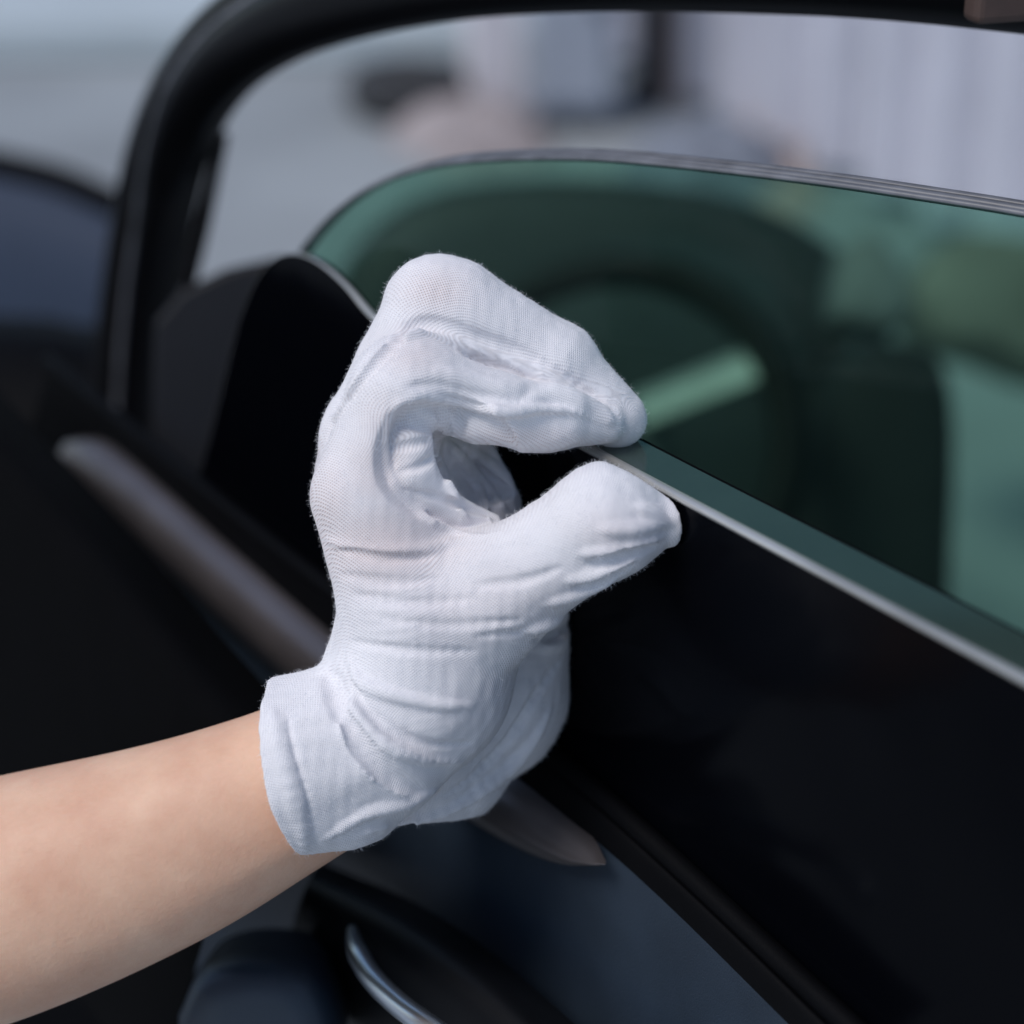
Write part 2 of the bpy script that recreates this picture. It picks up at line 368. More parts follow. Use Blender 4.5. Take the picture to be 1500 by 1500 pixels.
# dashboard and door bin, dark shapes behind the glass
def blob_panel(name, px_outline, D, thick, mat, parent, puff=0.03):
    c = sum((W(x, y, D) for x, y in px_outline), Vector()) / len(px_outline)
    pts = catmull([W(x, y, D) for x, y in px_outline] + [W(*px_outline[0], D)], 5)[:-1]; n = len(pts)
    V = []; rings = ((1.0, 0.0), (0.985, -puff * 0.45), (0.93, -puff * 0.8), (0.8, -puff), (0.5, -puff * 1.1))
    for s, dz in rings:
        for p in pts: V.append(c + (p - c) * s + FW * dz)
    for p in pts: V.append(p + FW * thick)
    for p in pts: V.append(c + (p - c) * 0.2 + FW * thick)
    order = [6, 5, 0, 1, 2, 3, 4]; F = []
    for a, b in zip(order[:-1], order[1:]):
        for i in range(n): F.append((a * n + i, a * n + (i + 1) % n, b * n + (i + 1) % n, b * n + i))
    F.append(tuple(4 * n + i for i in range(n))); F.append(tuple(6 * n + i for i in range(n)))
    return mesh_obj(name, V, F, mat, parent)
blob_panel('dashboard', [(470, 480), (515, 370), (610, 290), (760, 262), (950, 268), (1110, 300), (1230, 370), (1300, 480), (1330, 700), (1300, 1000), (900, 1150), (480, 900)], 2.05, 0.25, M['cabin'], car)
blob_panel('dash_shelf', [(640, 520), (780, 400), (980, 352), (1150, 420), (1190, 560), (1180, 900), (900, 1050), (640, 900)], 1.95, 0.05, M['cabin2'], car, 0.02)
wc = W(890, 655, 1.70)
wn = (CAM + Vector((-0.5, 0, 0.35)) - wc).normalized()
wu = (Vector((0, 0, 1)) - wn * wn.z).normalized(); wr = wu.cross(wn)
wheel = empty('steering_wheel', wc); wheel.parent = car; wheel.matrix_parent_inverse = car.matrix_world.inverted()
RW = 0.146
V = []; nu, nv = 72, 14
for i in range(nu):
    a = 2 * math.pi * i / nu; rad = wr * math.cos(a) + wu * math.sin(a)
    for j in range(nv):
        b = 2 * math.pi * j / nv; V.append(wc + rad * (RW + 0.0155 * math.cos(b)) + wn * 0.0185 * math.sin(b))
F = [(i * nv + j, i * nv + (j + 1) % nv, ((i + 1) % nu) * nv + (j + 1) % nv, ((i + 1) % nu) * nv + j) for i in range(nu) for j in range(nv)]
mesh_obj('rim', V, F, M['leather'], wheel)
tube('hub', [wc - wn * 0.03, wc - wn * 0.028, wc - wn * 0.012, wc - wn * 0.008], [0.04, 0.045, 0.043, 0.03], M['cabin2'], wheel, 28)
for aa, ao in ((math.radians(29), 0.020), (math.radians(150), 0.0), (math.radians(265), 0.0)):
    d = wr * math.cos(aa) + wu * math.sin(aa); s = wn.cross(d)
    prof = [(-0.015, -0.004), (0.015, -0.004), (0.015, 0.002), (0.005, 0.007), (-0.015, 0.007)]
    V = []
    for t in (0.03, RW - 0.008):
        for (x, y) in prof: V.append(wc + d * t + s * (x + ao) + wn * (y - 0.006 + (0.004 if t > 0.05 else 0)))
    F = grid_faces(2, 5, True) + [(0, 1, 2, 3, 4), (9, 8, 7, 6, 5)]
    mesh_obj('spoke', V, F, M['silver'], wheel, False, 0.0015)
# seat with headrest
seat = blob_panel('seat', [(1190, 620), (1240, 520), (1330, 505), (1385, 560), (1390, 760), (1360, 1000), (1200, 1050), (1150, 850)], 1.80, 0.12, M['seat'], car, 0.04)
blob_panel('headrest', [(1215, 470), (1235, 370), (1275, 345), (1315, 395), (1330, 460), (1290, 490)], 1.86, 0.08, M['headrest'], seat, 0.03)
for px in (1255, 1295): tube('headrest_rod', [W(px, 470, 1.88), W(px + 3, 540, 1.88)], 0.006, M['silver'], seat, 10)

M['olive'] = simple('olive_fabric', (0.20, 0.19, 0.165), 0.9, var=0.35, scale=9, bump=0.4, bscale=500)
blob_panel('rear_seat', [(1330, 430), (1390, 350), (1500, 352), (1640, 390), (1680, 520), (1560, 560), (1440, 520), (1360, 500)], 2.6, 0.15, M['olive'], car, 0.05)

# ------------------------------------------------------------------ the open door: frame, green glass, lining
door = empty('door', N(700, 1400, 0.05)); door.parent = car; door.matrix_parent_inverse = car.matrix_world.inverted(); bpy.context.view_layer.update()
door['label'] = 'open black car door with curved window frame and dark lining'
fr = catmull([W(*p) for p in ((170, 1150, 1.36), (182, 900, 1.35), (186, 700, 1.34), (200, 480, 1.30), (228, 300, 1.25), (262, 180, 1.18), (318, 88, 1.10), (405, 22, 1.03), (520, -22, 0.97), (680, -56, 0.91), (880, -72, 0.865), (1120, -72, 0.835), (1350, -62, 0.81), (1750, -20, 0.79))], 8)
prof = []
for k in range(36):
    a = 2 * math.pi * k / 36; r = 1.0 - 0.20 * math.exp(-((abs(((a - math.radians(346) + math.pi) % (2 * math.pi)) - math.pi)) / 0.16) ** 2)
    prof.append((0.8 * r * math.cos(a), 1.0 * r * math.sin(a)))
frame = tube('window_frame', fr, 0.0245, M['gloss_black'], door, prof=prof, up=-FW)
# rubber weather strip in the frame's groove, paler grey to draw its highlight line
offs = []
for i, p in enumerate(fr):
    t = (fr[min(i + 1, len(fr) - 1)] - fr[max(i - 1, 0)]).normalized(); a = (-FW - t * (-FW).dot(t)).normalized(); b = t.cross(a); offs.append(p + (a * 0.8 * 0.80 + b * -0.20) * 0.0245)
tube('weather_strip', offs, 0.0022, M['seal_grey'], door, 8)
box('frame_end_cap', W(1475, -42, 0.78), (0.028, 0.012, 0.036), M['end_cap'], door, 0.3, 0.003)

# green glass, curved in plan
gt = catmull([W(*p) for p in ((418, 420, 1.01), (430, 385, 1.0), (452, 352, 0.975), (490, 312, 0.945), (540, 278, 0.915), (610, 251, 0.88), (700, 237, 0.85), (850, 234, 0.815), (1000, 246, 0.788), (1200, 270, 0.757), (1350, 292, 0.737), (1500, 316, 0.72), (1750, 362, 0.70))], 8)
def drop(p, h): return p + Vector((0.0, 0.0, -1)) * h
back = Vector((0.5, 0.86, 0)).normalized()
TH = 0.005
rows = 8; V = []
H = [max(0.02, p.z - 0.70) for p in gt]
for p, h in zip(gt, H):
    for k in range(rows): V.append(drop(p, h * k / (rows - 1)) + PN * 0.012 * math.sin(math.pi * k / (rows - 1)))
for p, h in zip(gt, H):
    for k in range(rows): V.append(drop(p, h * k / (rows - 1)) + PN * 0.012 * math.sin(math.pi * k / (rows - 1)) + back * TH)
n = len(gt); F = grid_faces(n, rows) + [tuple(q + n * rows for q in f[::-1]) for f in grid_faces(n, rows)]
gl = mesh_obj('window_glass', V, F, M['green_glass'], door)
tag(gl, 'green tinted curved window glass')
for (o1, o2, lift, mt, nm) in ((0.0, 0.0025, 0.0016, 'seal_grey', 'edge_seal'), (0.003, 0.0065, 0.0022, 'seal_grey', 'edge_seal'), (0.007, 0.0085, 0.0014, 'seal_dark', 'edge_seal'), (0.009, 0.0125, 0.0019, 'seal_grey', 'edge_seal')):
    V = []
    for p in gt:
        for (b, z) in ((o1, -0.0008), (o1, lift * 0.6), ((o1 + o2) / 2, lift), (o2, lift * 0.6), (o2, -0.0008)): V.append(p + back * b + Vector((0, 0, z)))
    mesh_obj(nm, V, grid_faces(len(gt), 5, True), M[mt], door)

# sail panel (dark grey triangle at the front lower corner of the opening)
slab('sail_panel', [W(x, y, 1.17) for x, y in ((225, 470), (262, 425), (330, 392), (420, 372), (440, 420), (400, 700), (300, 760), (215, 700))], FW, 0.02, M['sail'], door, 0.004)
slab('sail_rib', [W(x, y, 1.20) for x, y in ((262, 420), (285, 320), (318, 195), (333, 190), (305, 330), (280, 430))], FW, 0.012, M['rubber'], door, 0.003)

# lining: one moulded surface below the belt line
X4 = [(-150, 0), (0, 0), (0, 0), (0, 0)]
rails = [
    [N(74, 518, -0.0040), N(100, 540, -0.0040), N(450, 825, -0.0040), N(800, 1085, -0.0040), N(1250, 1495, -0.0040), N(1600, 1815, -0.0040)],
    [N(74, 543, 0.0060), N(100, 565, 0.0060), N(440, 845, 0.0060), N(792, 1105, 0.0060), N(1235, 1515, 0.0060), N(1580, 1830, 0.0060)],
    [N(54, 602, 0.0100), N(80, 625, 0.0100), N(420, 905, 0.0100), N(800, 1132, 0.0100), N(1236, 1534, 0.0100), N(1500, 1860, 0.0100)],
    [N(44, 637, 0.0145), N(70, 660, 0.0130), N(400, 945, 0.0130), N(797, 1172, 0.0136), N(1212, 1556, 0.0142), N(1520, 1864, 0.0142)],
    [N(34, 707, 0.0205), N(60, 730, 0.0190), N(380, 1010, 0.0190), N(700, 1270, 0.0208), N(1000, 1590, 0.0220), N(1250, 1880, 0.0220)],
    [N(-6, 806, 0.0220), N(20, 830, 0.0205), N(340, 1110, 0.0205), N(640, 1350, 0.0232), N(900, 1640, 0.0250), N(1100, 1900, 0.0250)],
    [N(-26, 856, 0.0160), N(0, 880, 0.0142), N(310, 1170, 0.0142), N(590, 1410, 0.0172), N(820, 1680, 0.0190), N(1000, 1920, 0.0190)],
    [N(-46, 1076, 0.0130), N(-20, 1100, 0.0130), N(200, 1330, 0.0130), N(440, 1580, 0.0145), N(640, 1850, 0.0160), N(800, 2100, 0.0160)]]
loft('seal_band', rails[:4], M['rubber'], door, 10, 6)
loft('door_lining', rails[3:], M['card'], door, 10, 6)
# belt seal: rubber lip along the pane
tube('belt_seal', catmull([N(74, 534, 0.004), N(100, 555, 0.004), N(450, 838, 0.004), N(800, 1098, 0.004), N(1250, 1508, 0.004), N(1600, 1825, 0.004)], 8), 0.0045, M['rubber'], door, 10)
# satin trim strip, tapered to a point at its rear end
top = [(95, 648), (140, 664), (300, 805), (450, 935), (600, 1052), (740, 1150), (840, 1228), (888, 1262)]
bot = [(96, 696), (122, 716), (270, 862), (420, 998), (566, 1116), (698, 1208), (806, 1262), (886, 1268)]
V = []
ta, tb = catmull([N(x, y, 0.020) for x, y in top], 6), catmull([N(x, y, 0.024) for x, y in bot], 6)
for k, (a, b) in enumerate(zip(ta, tb)):
    q_ = min(1.0, (len(ta) - 1 - k) / 10); m_ = (a + b) / 2 + PN * 0.006 * q_
    V += [a - PN * 0.012 * q_, a, m_, b, b - PN * 0.012 * q_]
F = grid_faces(len(V) // 5, 5)
mesh_obj('trim_strip', V, F, M['trim'], door)
# armrest bulge and pull handle
ar = [[N(470, 1262, 0.0300), N(640, 1340, 0.0350), N(820, 1480, 0.0400), N(1000, 1660, 0.0400)],
      [N(455, 1285, 0.0600), N(610, 1370, 0.0650), N(770, 1510, 0.0700), N(930, 1690, 0.0700)],
      [N(430, 1350, 0.0650), N(560, 1450, 0.0730), N(690, 1590, 0.0750), N(820, 1760, 0.0750)],
      [N(400, 1480, 0.0400), N(500, 1580, 0.0450), N(620, 1720, 0.0450), N(740, 1880, 0.0450)]]
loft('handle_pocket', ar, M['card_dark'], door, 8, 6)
hp = catmull([N(516, 1362, 0.0730), N(522, 1392, 0.0850), N(545, 1432, 0.0920), N(585, 1472, 0.0950), N(640, 1512, 0.0950), N(720, 1570, 0.0900)], 8)
tube('pull_handle', hp, [0.0022 + 0.0022 * min(1, i / 10) for i in range(len(hp))], M['chrome'], door, 14)
blob_panel('map_pocket', [(265, 1480), (300, 1415), (380, 1395), (470, 1420), (500, 1520), (440, 1640), (280, 1620)], 0.86, 0.05, M['card'], door, 0.02)
# near-black sheet left of the trim strip, coloured as the footwell's shade
M['footwell_shade'] = simple('footwell_shade_black', (0.0016, 0.0016, 0.002), 0.9, spec=0.06, bump=0.5, bscale=900)
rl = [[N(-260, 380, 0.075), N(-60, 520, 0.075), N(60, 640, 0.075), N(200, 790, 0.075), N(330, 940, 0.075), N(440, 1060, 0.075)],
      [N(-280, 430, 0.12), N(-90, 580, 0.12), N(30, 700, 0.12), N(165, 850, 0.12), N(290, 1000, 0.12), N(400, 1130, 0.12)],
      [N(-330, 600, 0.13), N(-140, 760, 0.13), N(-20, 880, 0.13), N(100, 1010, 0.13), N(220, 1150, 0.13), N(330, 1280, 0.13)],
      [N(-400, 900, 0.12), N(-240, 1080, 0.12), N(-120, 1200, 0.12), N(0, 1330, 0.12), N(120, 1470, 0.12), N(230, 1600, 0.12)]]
loft('footwell_shade_panel', rl, M['footwell_shade'], door, 8, 6)

# ------------------------------------------------------------------ the black pane held by the fingers
pane = empty('window_pane', N(1000, 1500, -0.02)); tag(pane, 'glossy black filmed pane with pale polished edge pinched between the gloved fingers', 'window pane')
edge_px = [(2150, 1346), (1760, 1138), (1500, 1000), (1200, 841), (900, 681), (700, 572), (600, 510), (545, 466), (505, 419), (470, 388), (440, 374), (415, 374), (392, 388), (370, 420), (350, 470), (332, 540), (312, 620), (290, 700), (268, 790)]
ed = catmull([N(x, y, 0) for x, y in edge_px], 6)
bottom = [N(300, 740, 0), N(450, 862, 0), N(800, 1124, 0), N(1250, 1534, 0), N(1600, 1850, 0), N(2300, 2500, 0)]
slab('film_face', ed + bottom, -PN, 0.004, M['film'], pane)
# polished rounded rim along the edge
V = []
for i, p in enumerate(ed):
    t = (ed[min(i + 1, len(ed) - 1)] - ed[max(i - 1, 0)]).normalized(); o = PN.cross(t)
    if o.dot(p - N(800, 1100, 0)) < 0: o = -o
    tp = 0.68 if i < 36 else max(0.06, 0.68 - (i - 36) / 44)
    for (a, b) in ((0.0008, -0.0012), (0.0012, 0.0004), (0.0004, 0.0018), (-0.0012, 0.0026), (-0.0032, 0.0026), (-0.0045, 0.0016), (-0.0045, -0.0012)): V.append(p + PN * a * tp + o * b * tp)
mesh_obj('polished_rim', V, grid_faces(len(ed), 7, True), M['rim_edge'], pane)
cut = ed[:36]
V = []
for p in cut:
    for (a, b) in ((-0.0032, 0.0012), (-0.0195, 0.0012), (-0.0205, 0.0002), (-0.0205, -0.30), (-0.0032, -0.30)): V.append(p + PN * a + PU * b)
mesh_obj('glass_core', V, grid_faces(len(cut), 5, True) + [(0, 1, 2, 3, 4)], M['core_glass'], pane, False)
V = []
for p in cut:
    for (a, b) in ((-0.0207, 0.0004), (-0.0210, 0.0011), (-0.0214, 0.0004), (-0.0214, -0.30), (-0.0207, -0.30)): V.append(p + PN * a + PU * b)
mesh_obj('rear_film', V, grid_faces(len(cut), 5, True), M['rubber'], pane, False)

# ------------------------------------------------------------------ the hand: signed-distance modelling
PX = 0.75 / FPX                                   # metres per photo pixel at the hand
def Hc(x, y, z=0.0):                              # photo pixel + depth offset (mm) -> camera space
    D = 0.75 + z / 1000.0; return np.array(((x - 750) / FPX * D, (750 - y) / FPX * D, D))
RES = 0.00064
lo = np.array([(350 - 750) * PX, (750 - 1300) * PX, 0.675]); hi = np.array([(1050 - 750) * PX, (750 - 345) * PX, 0.875])
gx, gy, gz = [np.arange(lo[i], hi[i], RES, dtype=np.float32) for i in range(3)]
BIG = np.float32(0.05)
def sub(bmin, bmax):
    s = []
    for i, g in enumerate((gx, gy, gz)):
        a = max(0, int((bmin[i] - lo[i]) / RES)); b = min(len(g), int((bmax[i] - lo[i]) / RES) + 2); s.append(slice(a, b))
    return tuple(s)
def smin(a, b, k):
    h = np.maximum(k - np.abs(a - b), 0) / k; return np.minimum(a, b) - h * h * k * 0.25
def cone_d(X, Y, Z, a, b, ra, rb):
    ba = (b - a); L = float(ba @ ba) + 1e-12
    t = np.clip(((X - a[0]) * ba[0] + (Y - a[1]) * ba[1] + (Z - a[2]) * ba[2]) / L, 0, 1)
    return np.sqrt((X - a[0] - t * ba[0]) ** 2 + (Y - a[1] - t * ba[1]) ** 2 + (Z - a[2] - t * ba[2]) ** 2) - (ra + (rb - ra) * t)
def add_cone(Vv, a, b, ra, rb, k, neg=False):
    m = max(ra, rb) + k + 0.012
    s = sub(np.minimum(a, b) - m, np.maximum(a, b) + m)
    X, Y, Z = gx[s[0], None, None], gy[None, s[1], None], gz[None, None, s[2]]
    d = cone_d(X, Y, Z, a, b, ra, rb).astype(np.float32)
    if neg: Vv[s] = -smin(-Vv[s], d, k)
    else: Vv[s] = smin(Vv[s], d, k)
VV = np.full((len(gx), len(gy), len(gz)), BIG, np.float32)
BONES = []
def bone(p, q, ra, rb, k=10, region='body'):
    a, b = Hc(*p), Hc(*q); BONES.append((a, b, ra * PX, rb * PX, region)); add_cone(VV, a, b, ra * PX, rb * PX, k * PX)
# deep fingers first (ring, little), then middle, index, thumb, heel, cuff
bone((640, 640, 36), (694, 750, 35), 72, 74, 20, 'deep')
bone((575, 700, 40), (600, 520, 44), 80, 48, 20, 'deep'); bone((600, 520, 44), (640, 640, 44), 45, 50, 10, 'deep')
bone((600, 960, 20), (548, 700, 18), 86, 84, 30); bone((548, 700, 18), (560, 640, 14), 84, 86, 20)
bone((552, 650, 10), (640, 456, 10), 86, 80, 16, 'middle'); bone((640, 456, 10), (668, 462, 10), 82, 80, 8, 'middle'); bone((668, 462, 10), (812, 536, 12), 80, 64, 12, 'middle'); bone((812, 536, 12), (902, 612, 14), 64, 46, 14, 'middle')
bone((610, 950, -2), (546, 725, -6), 98, 88, 30); bone((546, 725, -6), (600, 582, -9), 88, 90, 12, 'index')
bone((600, 582, -9), (720, 606, -8), 88, 62, 14, 'index'); bone((720, 606, -8), (800, 613, -3), 62, 48, 12, 'index'); bone((800, 613, -3), (886, 620, 4), 48, 30, 12, 'index')
bone((640, 900, 2), (700, 880, -2), 128, 104, 30)
bone((640, 900, 8), (612, 1000, 8), 138, 128, 30); bone((612, 1000, 8), (540, 1085, 4), 136, 122, 30)
bone((540, 1085, 2), (425, 1122, 0), 122, 131, 12, 'cuff'); bone((500, 1150, 2), (425, 1150, 0), 100, 104, 14, 'cuff')
bone((705, 900, 56), (690, 1010, 58), 142, 154, 4, 'heel'); bone((690, 1010, 58), (590, 1100, 44), 154, 138, 6, 'heel'); bone((590, 1100, 44), (440, 1140, 26), 138, 118, 20, 'cuff'); bone((600, 1132, 42), (655, 1122, 46), 104, 96, 8, 'heel')
# thumb in a volume of its own, its upper side kept below the rim of the pane
VA = VV; VV = np.full(VA.shape, BIG, np.float32)
bone((700, 880, -4), (800, 820, -14), 104, 76, 20, 'thumb'); bone((800, 820, -14), (888, 764, -22), 76, 84, 16, 'thumb'); bone((888, 764, -22), (974, 760, -21), 84, 42, 12, 'thumb')
XX, YY, ZZ = gx[:, None, None], gy[None, :, None], gz[None, None, :]
def halfspace(pa, pb, side, tilt=0.0):
    a, b = Hc(*pa), Hc(*pb); d = b - a; nrm = np.array([d[1], -d[0], 0.0]); nrm /= np.linalg.norm(nrm)
    if nrm @ (Hc(*side) - a) < 0: nrm = -nrm
    nrm = nrm + np.array([0, 0, tilt]); nrm /= np.linalg.norm(nrm)
    return (XX - a[0]) * nrm[0] + (YY - a[1]) * nrm[1] + (ZZ - a[2]) * nrm[2]   # positive on the removed side
VV = -smin(-VV, -halfspace((846, 657, -8), (1000, 741, -8), (950, 600, -8)).astype(np.float32), np.float32(5 * PX))
VV = smin(VA, VV, np.float32(12 * PX))
# opening of the finger loop
add_cone(VV, Hc(640, 672, -45), Hc(725, 694, 26), 118 * PX, 44 * PX, 4 * PX, True)
# rolled cloth round the loop, from the index seam down to the thumb crotch
ROLL = [((646, 604, -9), 26), ((607, 612, -13), 32), ((598, 650, -15), 35), ((602, 690, -14), 36), ((627, 726, -10), 31), ((672, 754, -4), 24), ((720, 768, 2), 18)]
for (p, ra), (q, rb) in zip(ROLL[:-1], ROLL[1:]): add_cone(VV, Hc(*p), Hc(*q), ra * PX, rb * PX, 5 * PX)
# underside of the index finger, left hanging below the seam
for p, q, ra, rb in (((628, 606, -4), (700, 612, -5), 26, 38), ((700, 612, -5), (770, 614, -5), 38, 45), ((770, 614, -5), (820, 614, -3), 45, 44)):
    add_cone(VV, Hc(*p), Hc(*q), ra * PX, rb * PX, 8 * PX)

def sample(Vv, P):
    q = (P - lo) / RES; q = np.clip(q, 0, np.array(Vv.shape) - 1.001); i = q.astype(int); f = q - i; out = 0
    for dx in (0, 1):
        for dy in (0, 1):
            for dz in (0, 1):
                wgt = (f[:, 0] if dx else 1 - f[:, 0]) * (f[:, 1] if dy else 1 - f[:, 1]) * (f[:, 2] if dz else 1 - f[:, 2])
                out = out + wgt * Vv[i[:, 0] + dx, i[:, 1] + dy, i[:, 2] + dz]
    return out
BASE = VV.copy()
def cast(x, y):
    D = np.arange(0.68, 0.86, 0.0004); P = np.stack([(x - 750) / FPX * D, (750 - y) / FPX * D, D], 1)
    v = sample(BASE, P); h = np.where(v < 0)[0]; return D[h[0]] if len(h) else None
def fold(pts, r=10, lift=3, k=14, neg=False, jump=0.012):
    """a fold of cloth: a soft ridge (or groove) laid on the surface along photo points"""
    P3 = catmull([Vector((x, y, 0)) for x, y in pts], 5); line = []
    for p in P3:
        D = cast(p.x, p.y)
        if D is not None: line.append((p.x, p.y, D))
    for i in range(len(line) - 1):
        tt = [(i + q) / max(1, len(line) - 1) for q in (0, 1)]
        rr = [max(0.08, math.sin(math.pi * min(1, max(0, t)))) ** 0.75 * r * PX for t in tt]
        (x0, y0, d0), (x1, y1, d1) = line[i], line[i + 1]
        if abs(d1 - d0) > jump: continue
        s = 1 if not neg else -1
        a = Hc(x0, y0, (d0 - 0.75) * 1000) + np.array([0, 0, s * rr[0] - s * lift * PX * rr[0] / (r * PX)]); b = Hc(x1, y1, (d1 - 0.75) * 1000) + np.array([0, 0, s * rr[1] - s * lift * PX * rr[1] / (r * PX)])
        add_cone(VV, a, b, rr[0], rr[1], k * PX, neg)
# index finger: seam flap and lumpy fingertip
fold([(570, 612), (584, 592), (620, 580), (680, 590), (740, 604), (790, 600), (840, 604), (888, 624)], 9, 16, 3.5)
fold([(600, 566), (640, 564), (700, 576), (760, 588)], 7, 4, 8, True)
fold([(770, 590), (800, 578), (835, 586), (870, 600), (895, 618)], 14, 6, 12)
fold([(580, 596), (568, 620), (564, 655), (572, 700), (598, 737), (645, 770), (695, 786), (735, 780)], 8, 13, 3.5)
fold([(640, 545), (720, 565), (790, 570)], 9, 2, 14)
fold([(492, 610), (530, 552), (575, 505), (620, 490), (680, 505), (760, 532), (850, 572)], 8, 4, 12)
fold([(480, 640), (500, 600), (545, 540), (600, 482), (650, 478), (720, 500), (800, 535), (880, 585)], 6, 3, 12, True)
# folds inside the loop
for pts, r in (([(650, 640), (690, 690), (745, 755)], 12), ([(672, 645), (730, 690), (778, 738)], 10), ([(636, 650), (650, 700), (688, 765)], 10), ([(660, 655), (700, 715), (720, 765)], 7)):
    fold(pts, r, 15, 5)
for pts in ([(578, 618), (612, 624), (648, 638)], [(574, 655), (606, 652), (644, 642)], [(584, 692), (618, 682), (640, 664), (648, 646)], [(604, 604), (626, 618), (650, 636)], [(592, 716), (640, 728), (690, 744), (725, 756)], [(640, 596), (652, 618), (658, 640)], [(672, 604), (676, 624), (672, 642)]):
    fold(pts, 6, 5, 6, True)
# body and wrist folds
fold([(510, 962), (530, 1000), (580, 1020), (640, 1032), (692, 1034)], 8, 8, 8)
fold([(502, 1008), (522, 1048), (562, 1088), (618, 1112), (676, 1116)], 10, 11, 6)
fold([(516, 1000), (545, 1045), (590, 1078), (640, 1092), (690, 1090)], 7, 5, 7, True)
fold([(490, 1020), (508, 1075), (542, 1128), (594, 1168)], 9, 9, 7)
fold([(502, 1040), (530, 1095), (575, 1140), (620, 1160)], 10, 6, 14, True)
fold([(470, 1230), (540, 1190), (600, 1176), (650, 1150)], 9, 8, 8)
fold([(540, 1216), (650, 1190), (730, 1138), (778, 1090), (806, 1040)], 12, 14, 8)
fold([(480, 985), (492, 1010), (496, 1050)], 12, 6, 14, True)
fold([(640, 1170), (700, 1130), (750, 1075), (790, 1010), (830, 950)], 8, 8, 6, True)
for pts in ([(520, 872), (600, 882), (690, 878)], [(560, 906), (660, 915), (760, 908)], [(700, 932), (780, 926), (835, 912)], [(515, 940), (600, 952), (690, 955)], [(500, 842), (570, 852), (640, 848)], [(700, 858), (770, 850), (820, 832)]):
    fold(pts, 5, 1.5, 8, True)
fold([(480, 792), (540, 808), (610, 806), (690, 790)], 7, 1.8, 10); fold([(500, 806), (560, 818), (630, 816)], 5, 1.2, 9, True)
fold([(420, 1036), (428, 1095), (452, 1178), (466, 1240)], 4, 3, 5, True)
fold([(400, 1042), (409, 1095), (433, 1180), (448, 1246)], 12, 5, 10)
# thumb folds
for pts in ([(790, 952), (830, 935), (862, 905)], [(770, 925), (820, 905), (872, 880)], [(800, 885), (850, 868), (905, 842)], [(830, 850), (880, 838), (935, 812)], [(850, 812), (910, 806), (968, 788)], [(880, 775), (930, 775), (985, 762)]):
    fold(pts, 9, 4.5, 10)
for pts in ([(780, 938), (826, 922), (866, 892)], [(840, 862), (890, 846), (925, 828)], [(860, 828), (912, 816), (958, 800)]): fold(pts, 7, 4, 10, True)
fold([(928, 742), (955, 752), (985, 770)], 9, 5, 8)
# press the thumb against the pane: remove what would pass through it
XX, YY, ZZ = gx[:, None, None], gy[None, :, None], gz[None, None, :]
pn = np.array([PN.dot(RX), PN.dot(UP), PN.dot(FW)]); q = PA - CAM; p0 = np.array([q.dot(RX), q.dot(UP), q.dot(FW)]) + pn * 0.0012
puv = np.array([PU.dot(RX), PU.dot(UP), PU.dot(FW)])
dpl = -((XX - p0[0]) * pn[0] + (YY - p0[1]) * pn[1] + (ZZ - p0[2]) * pn[2])     # >0 behind the face
hgt = (XX - p0[0]) * puv[0] + (YY - p0[1]) * puv[1] + (ZZ - p0[2]) * puv[2]     # >0 above the rim
ins = np.minimum(dpl, -(hgt + 0.0005)) 
VV = np.maximum(VV, np.where(hgt < 0.0015, ins, -1.0).astype(np.float32))
# cuff: cut along the hem and along the slit, hollow round the forearm
bend = 6 * PX * np.sin((YY - Hc(0, 1030)[1]) / (225 * PX) * math.pi)
hem = halfspace((391, 1030, -10), (440, 1257, -10), (300, 1150, -10), 0.12) + bend
VV = np.maximum(VV, hem.astype(np.float32))
slit = np.maximum(halfspace((438, 1258, -10), (520, 1246, -10), (480, 1400, -10)), halfspace((520, 1246, -10), (640, 1210, -10), (600, 1400, -10)))
slit = np.where(XX < Hc(604, 0)[0], slit, halfspace((600, 1229, -10), (690, 1228, -10), (650, 1400, -10))); VV = np.maximum(VV, slit.astype(np.float32))
ARM = [((560, 1085, 14), (400, 1166, 14), 108, 131), ((400, 1166, 14), (230, 1240, 16), 131, 158), ((230, 1240, 16), (0, 1316, 22), 158, 182), ((0, 1316, 22), (-260, 1390, 34), 182, 200)]
for p, q, ra, rb in ARM[:2]:
    add_cone(VV, Hc(*p), Hc(*q), (ra + 2) * PX, (rb + 2) * PX, 3 * PX, True)

